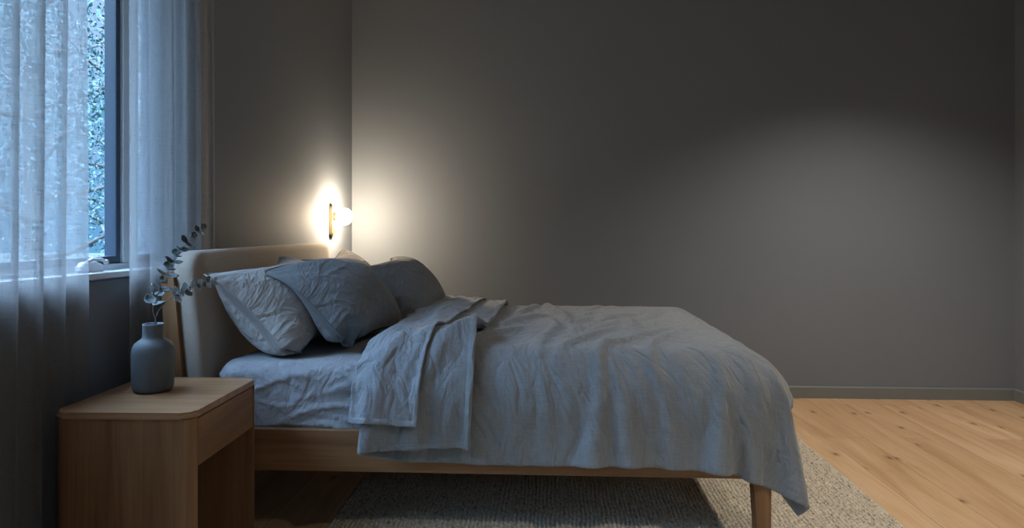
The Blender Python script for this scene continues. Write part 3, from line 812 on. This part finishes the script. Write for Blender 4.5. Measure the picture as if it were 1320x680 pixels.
# ------------------------------------------------------------------ vase and eucalyptus
vx, vy, vz = -1.298, 2.19, NZ
bm = bmesh.new()
lathe(bm, [(0, 0), (.048, 0), (.056, .002), (.0605, .008), (.0625, .02), (.0645, .08), (.0648, .125), (.062, .143), (.055, .157), (.044, .166), (.036, .171), (.0325, .177), (.0315, .19), (.0318, .213), (.0325, .2185), (.031, .2205), (.028, .219), (.0265, .21), (.026, .18), (.03, .168), (.055, .13), (.056, .02), (.03, .008), (0, .008)], 64)
vase = obj('vase', bm, M_vase, None, smooth=True); vase.location = (vx, vy, vz)
tag(vase, 'matte blue-grey bottle-shaped ceramic vase standing on the nightstand', 'vase')
def leaf_mesh(bm, c, ax, up, w, l):
    """round cupped eucalyptus leaf from its base point c along ax"""
    ax = ax.normalized(); s = ax.cross(up).normalized(); up = s.cross(ax).normalized(); n = 6
    rows = []
    for i in range(n+1):
        t = i/n; ww = w*math.sin(PI*min(1, .06+t*.94))**.75*(1.0 if t < 1 else 0)
        row = []
        for k in (-1, -.5, 0, .5, 1):
            cup = .22*w*(k*k)+.10*l*math.sin(t*PI)*-.6
            row.append(bm.verts.new(c+ax*(l*t)+s*(ww*k)+up*cup))
        rows.append(row)
    for a, b in zip(rows, rows[1:]):
        for k in range(4): bm.faces.new((a[k], a[k+1], b[k+1], b[k]))
def sprig(pts, n, size, seed, label, t0=.3, pale=0.0, loc=None):
    rnd = random.Random(seed); root = thing('eucalyptus_sprig', label, 'eucalyptus sprig', pts[0], 0, 'eucalyptus sprigs in the vase')
    P = [Vector(p)-Vector(pts[0]) for p in pts]
    # catmull-rom
    def cr(t):
        f = t*(len(P)-1); i = min(int(f), len(P)-2); u = f-i
        a, b, c, d = P[max(i-1, 0)], P[i], P[i+1], P[min(i+2, len(P)-1)]
        return .5*((2*b)+(c-a)*u+(2*a-5*b+4*c-d)*u*u+(3*b-a-3*c+d)*u**3)
    bm = bmesh.new(); tube(bm, [cr(i/40) for i in range(41)], [.0022*(1-.7*i/40) for i in range(41)], 6)
    obj('stem', bm, M_stem, root, smooth=True)
    for k in range(n):
        t = t0+(1-t0)*(k/(n-1))**.95; c = cr(min(t, 1)); d = (cr(min(t+.01, 1))-cr(t-.01)).normalized()
        ang = k*1.4+rnd.uniform(-.4, .4); side = d.cross(Vector((0, 1, 0))).normalized(); u = side.cross(d)
        sz = size*(1-.42*(k/(n-1)))*rnd.uniform(.85, 1.1)
        for sg in (1, -1):
            v = (side*math.cos(ang)+u*math.sin(ang))*sg+d*.35
            b = bmesh.new(); leaf_mesh(b, c, v, d+Vector((rnd.uniform(-.3, .3), rnd.uniform(-.6, -.1), rnd.uniform(-.2, .3))), sz*.42, sz)
            o = obj('leaf', b, M_leafp if rnd.random() < pale*(t > .45) else M_leaf, root, smooth=True)
            m = o.modifiers.new('s', 'SOLIDIFY'); m.thickness = .0008
    return root
z0 = vz+.02
sprig([(vx-.005, vy, z0), (vx+.012, vy-.003, vz+.21), (vx-.0, vy, vz+.27), (vx+.035, vy-.0, vz+.36), (vx+.085, vy, vz+.455), (vx+.165, vy, vz+.535)], 13, .043, 2,
      'tall curved eucalyptus sprig with dark round leaves rising from the vase', .44, .12)
sprig([(vx+.01, vy+.01, z0), (vx+.0, vy+.008, vz+.21), (vx+.035, vy+.004, vz+.285), (vx+.10, vy, vz+.325), (vx+.16, vy-.01, vz+.352), (vx+.215, vy-.015, vz+.362)], 10, .031, 6,
      'shorter eucalyptus sprig with pale round leaves leaning right in front of the headboard', .52, .8)

# ------------------------------------------------------------------ wall lamp
ly = 4.30; lx = wall_x(ly); lz = 1.185
lamp = thing('wall_lamp', 'small brass wall lamp with a glowing white globe above the far side of the headboard', 'wall lamp', (lx, ly, lz), -th)
bm = bmesh.new(); prism(bm, rrect(-.031, .031, -.098, .098, .031, 12), .001, .024, 'X')
bmesh.ops.bevel(bm, geom=[e for e in bm.edges if abs(e.verts[0].co.x-e.verts[1].co.x) < 1e-6], offset=.004, segments=2, affect='EDGES')
obj('back_plate', bm, M_brass, lamp, smooth=True, angle=40)
def lathe_x(prof, zc):
    bm = bmesh.new(); lathe(bm, prof, 40); bmesh.ops.transform(bm, matrix=Matrix.Translation((0, 0, zc)) @ Matrix.Rotation(PI/2, 4, 'Y'), verts=bm.verts); return bm
obj('lamp_holder', lathe_x([(0, .024), (.026, .024), (.026, .045), (.02, .05), (0, .05)], .024), M_brass, lamp, smooth=True, angle=40)
R_ = .052; prof = [(.022, .046)]+[(R_*math.sin(a), .092-R_*math.cos(a)) for a in [.45+i*(PI-.45)/20 for i in range(21)]]
prof[-1] = (0, prof[-1][1])
obj('globe', lathe_x([(0, .046)]+prof, .024), M_globe, lamp, smooth=True)

# ------------------------------------------------------------------ ceiling downlights
def downlight(x, y, watt, label, col=(1, .80, .58), size=1.9, blend=.9):
    d = thing('ceiling_downlight', label, 'ceiling light', (x, y, ZC), 0, 'recessed ceiling downlights')
    bm = bmesh.new(); lathe(bm, [(.042, -.001), (.058, -.001), (.060, -.004), (.058, -.008), (.044, -.008), (.042, -.004)], 40)
    obj('trim_ring', bm, M_white, d, smooth=True)
    L = bpy.data.lights.new('lamp', 'SPOT'); L.energy = watt; L.color = col; L.spot_size = size; L.spot_blend = blend; L.shadow_soft_size = .05
    o = bpy.data.objects.new('lamp', L); C.objects.link(o); o.parent = d; o.location = (0, 0, -.03)
downlight(1.95, 3.35, 155, 'recessed round ceiling downlight near the back wall on the right', (1, .91, .80), 2.1, 1)
downlight(1.45, .5, 120, 'recessed round ceiling downlight in the near right part of the room', (1, .92, .82), 1.95, .8)

# ------------------------------------------------------------------ sky
w = bpy.data.worlds.new('sky'); bpy.context.scene.world = w; w.use_nodes = True; nt = w.node_tree; nt.nodes.clear()
def wn(k): return nt.nodes.new(k)
o_ = wn('ShaderNodeOutputWorld'); bg = wn('ShaderNodeBackground'); tc = wn('ShaderNodeTexCoord'); sp = wn('ShaderNodeSeparateXYZ'); rp = wn('ShaderNodeValToRGB')
nt.links.new(tc.outputs['Generated'], sp.inputs[0]); nt.links.new(sp.outputs[2], rp.inputs[0]); 
e = rp.color_ramp.elements; e[0].position = 0; e[0].color = (.15, .38, .62, 1); e[1].position = .7; e[1].color = (.34, .50, .70, 1)
q = e.new(.22); q.color = (.42, .62, .82, 1)
mr = wn('ShaderNodeMapRange'); mr.interpolation_type = 'SMOOTHSTEP'      # overcast dusk sky: much brighter high up than at the horizon
nt.links.new(sp.outputs[2], mr.inputs[0]); mr.inputs[1].default_value = .27; mr.inputs[2].default_value = .66; mr.inputs[3].default_value = 1.0; mr.inputs[4].default_value = SKY_HIGH
nt.links.new(rp.outputs[0], bg.inputs[0]); nt.links.new(mr.outputs[0], bg.inputs[1]); nt.links.new(bg.outputs[0], o_.inputs[0])
# ------------------------------------------------------------------ camera
cam = bpy.data.cameras.new('camera'); co = bpy.data.objects.new('camera', cam); C.objects.link(co)
cam.sensor_width = 36; cam.lens = 24; cam.shift_y = -47/1320; cam.clip_start = .05
co.location = (0, 0, 1.14); co.rotation_euler = (PI/2, 0, math.atan(45/880))
sc = bpy.context.scene; sc.camera = co
sc.view_settings.view_transform = 'Standard'; sc.view_settings.look = 'None'; sc.view_settings.gamma = 1; sc.view_settings.use_curve_mapping = False
sc.view_settings.exposure = 0.32
sc.cycles.max_bounces = 10; sc.cycles.transparent_max_bounces = 16; sc.cycles.diffuse_bounces = 6
sc.cycles.sample_clamp_indirect = 4
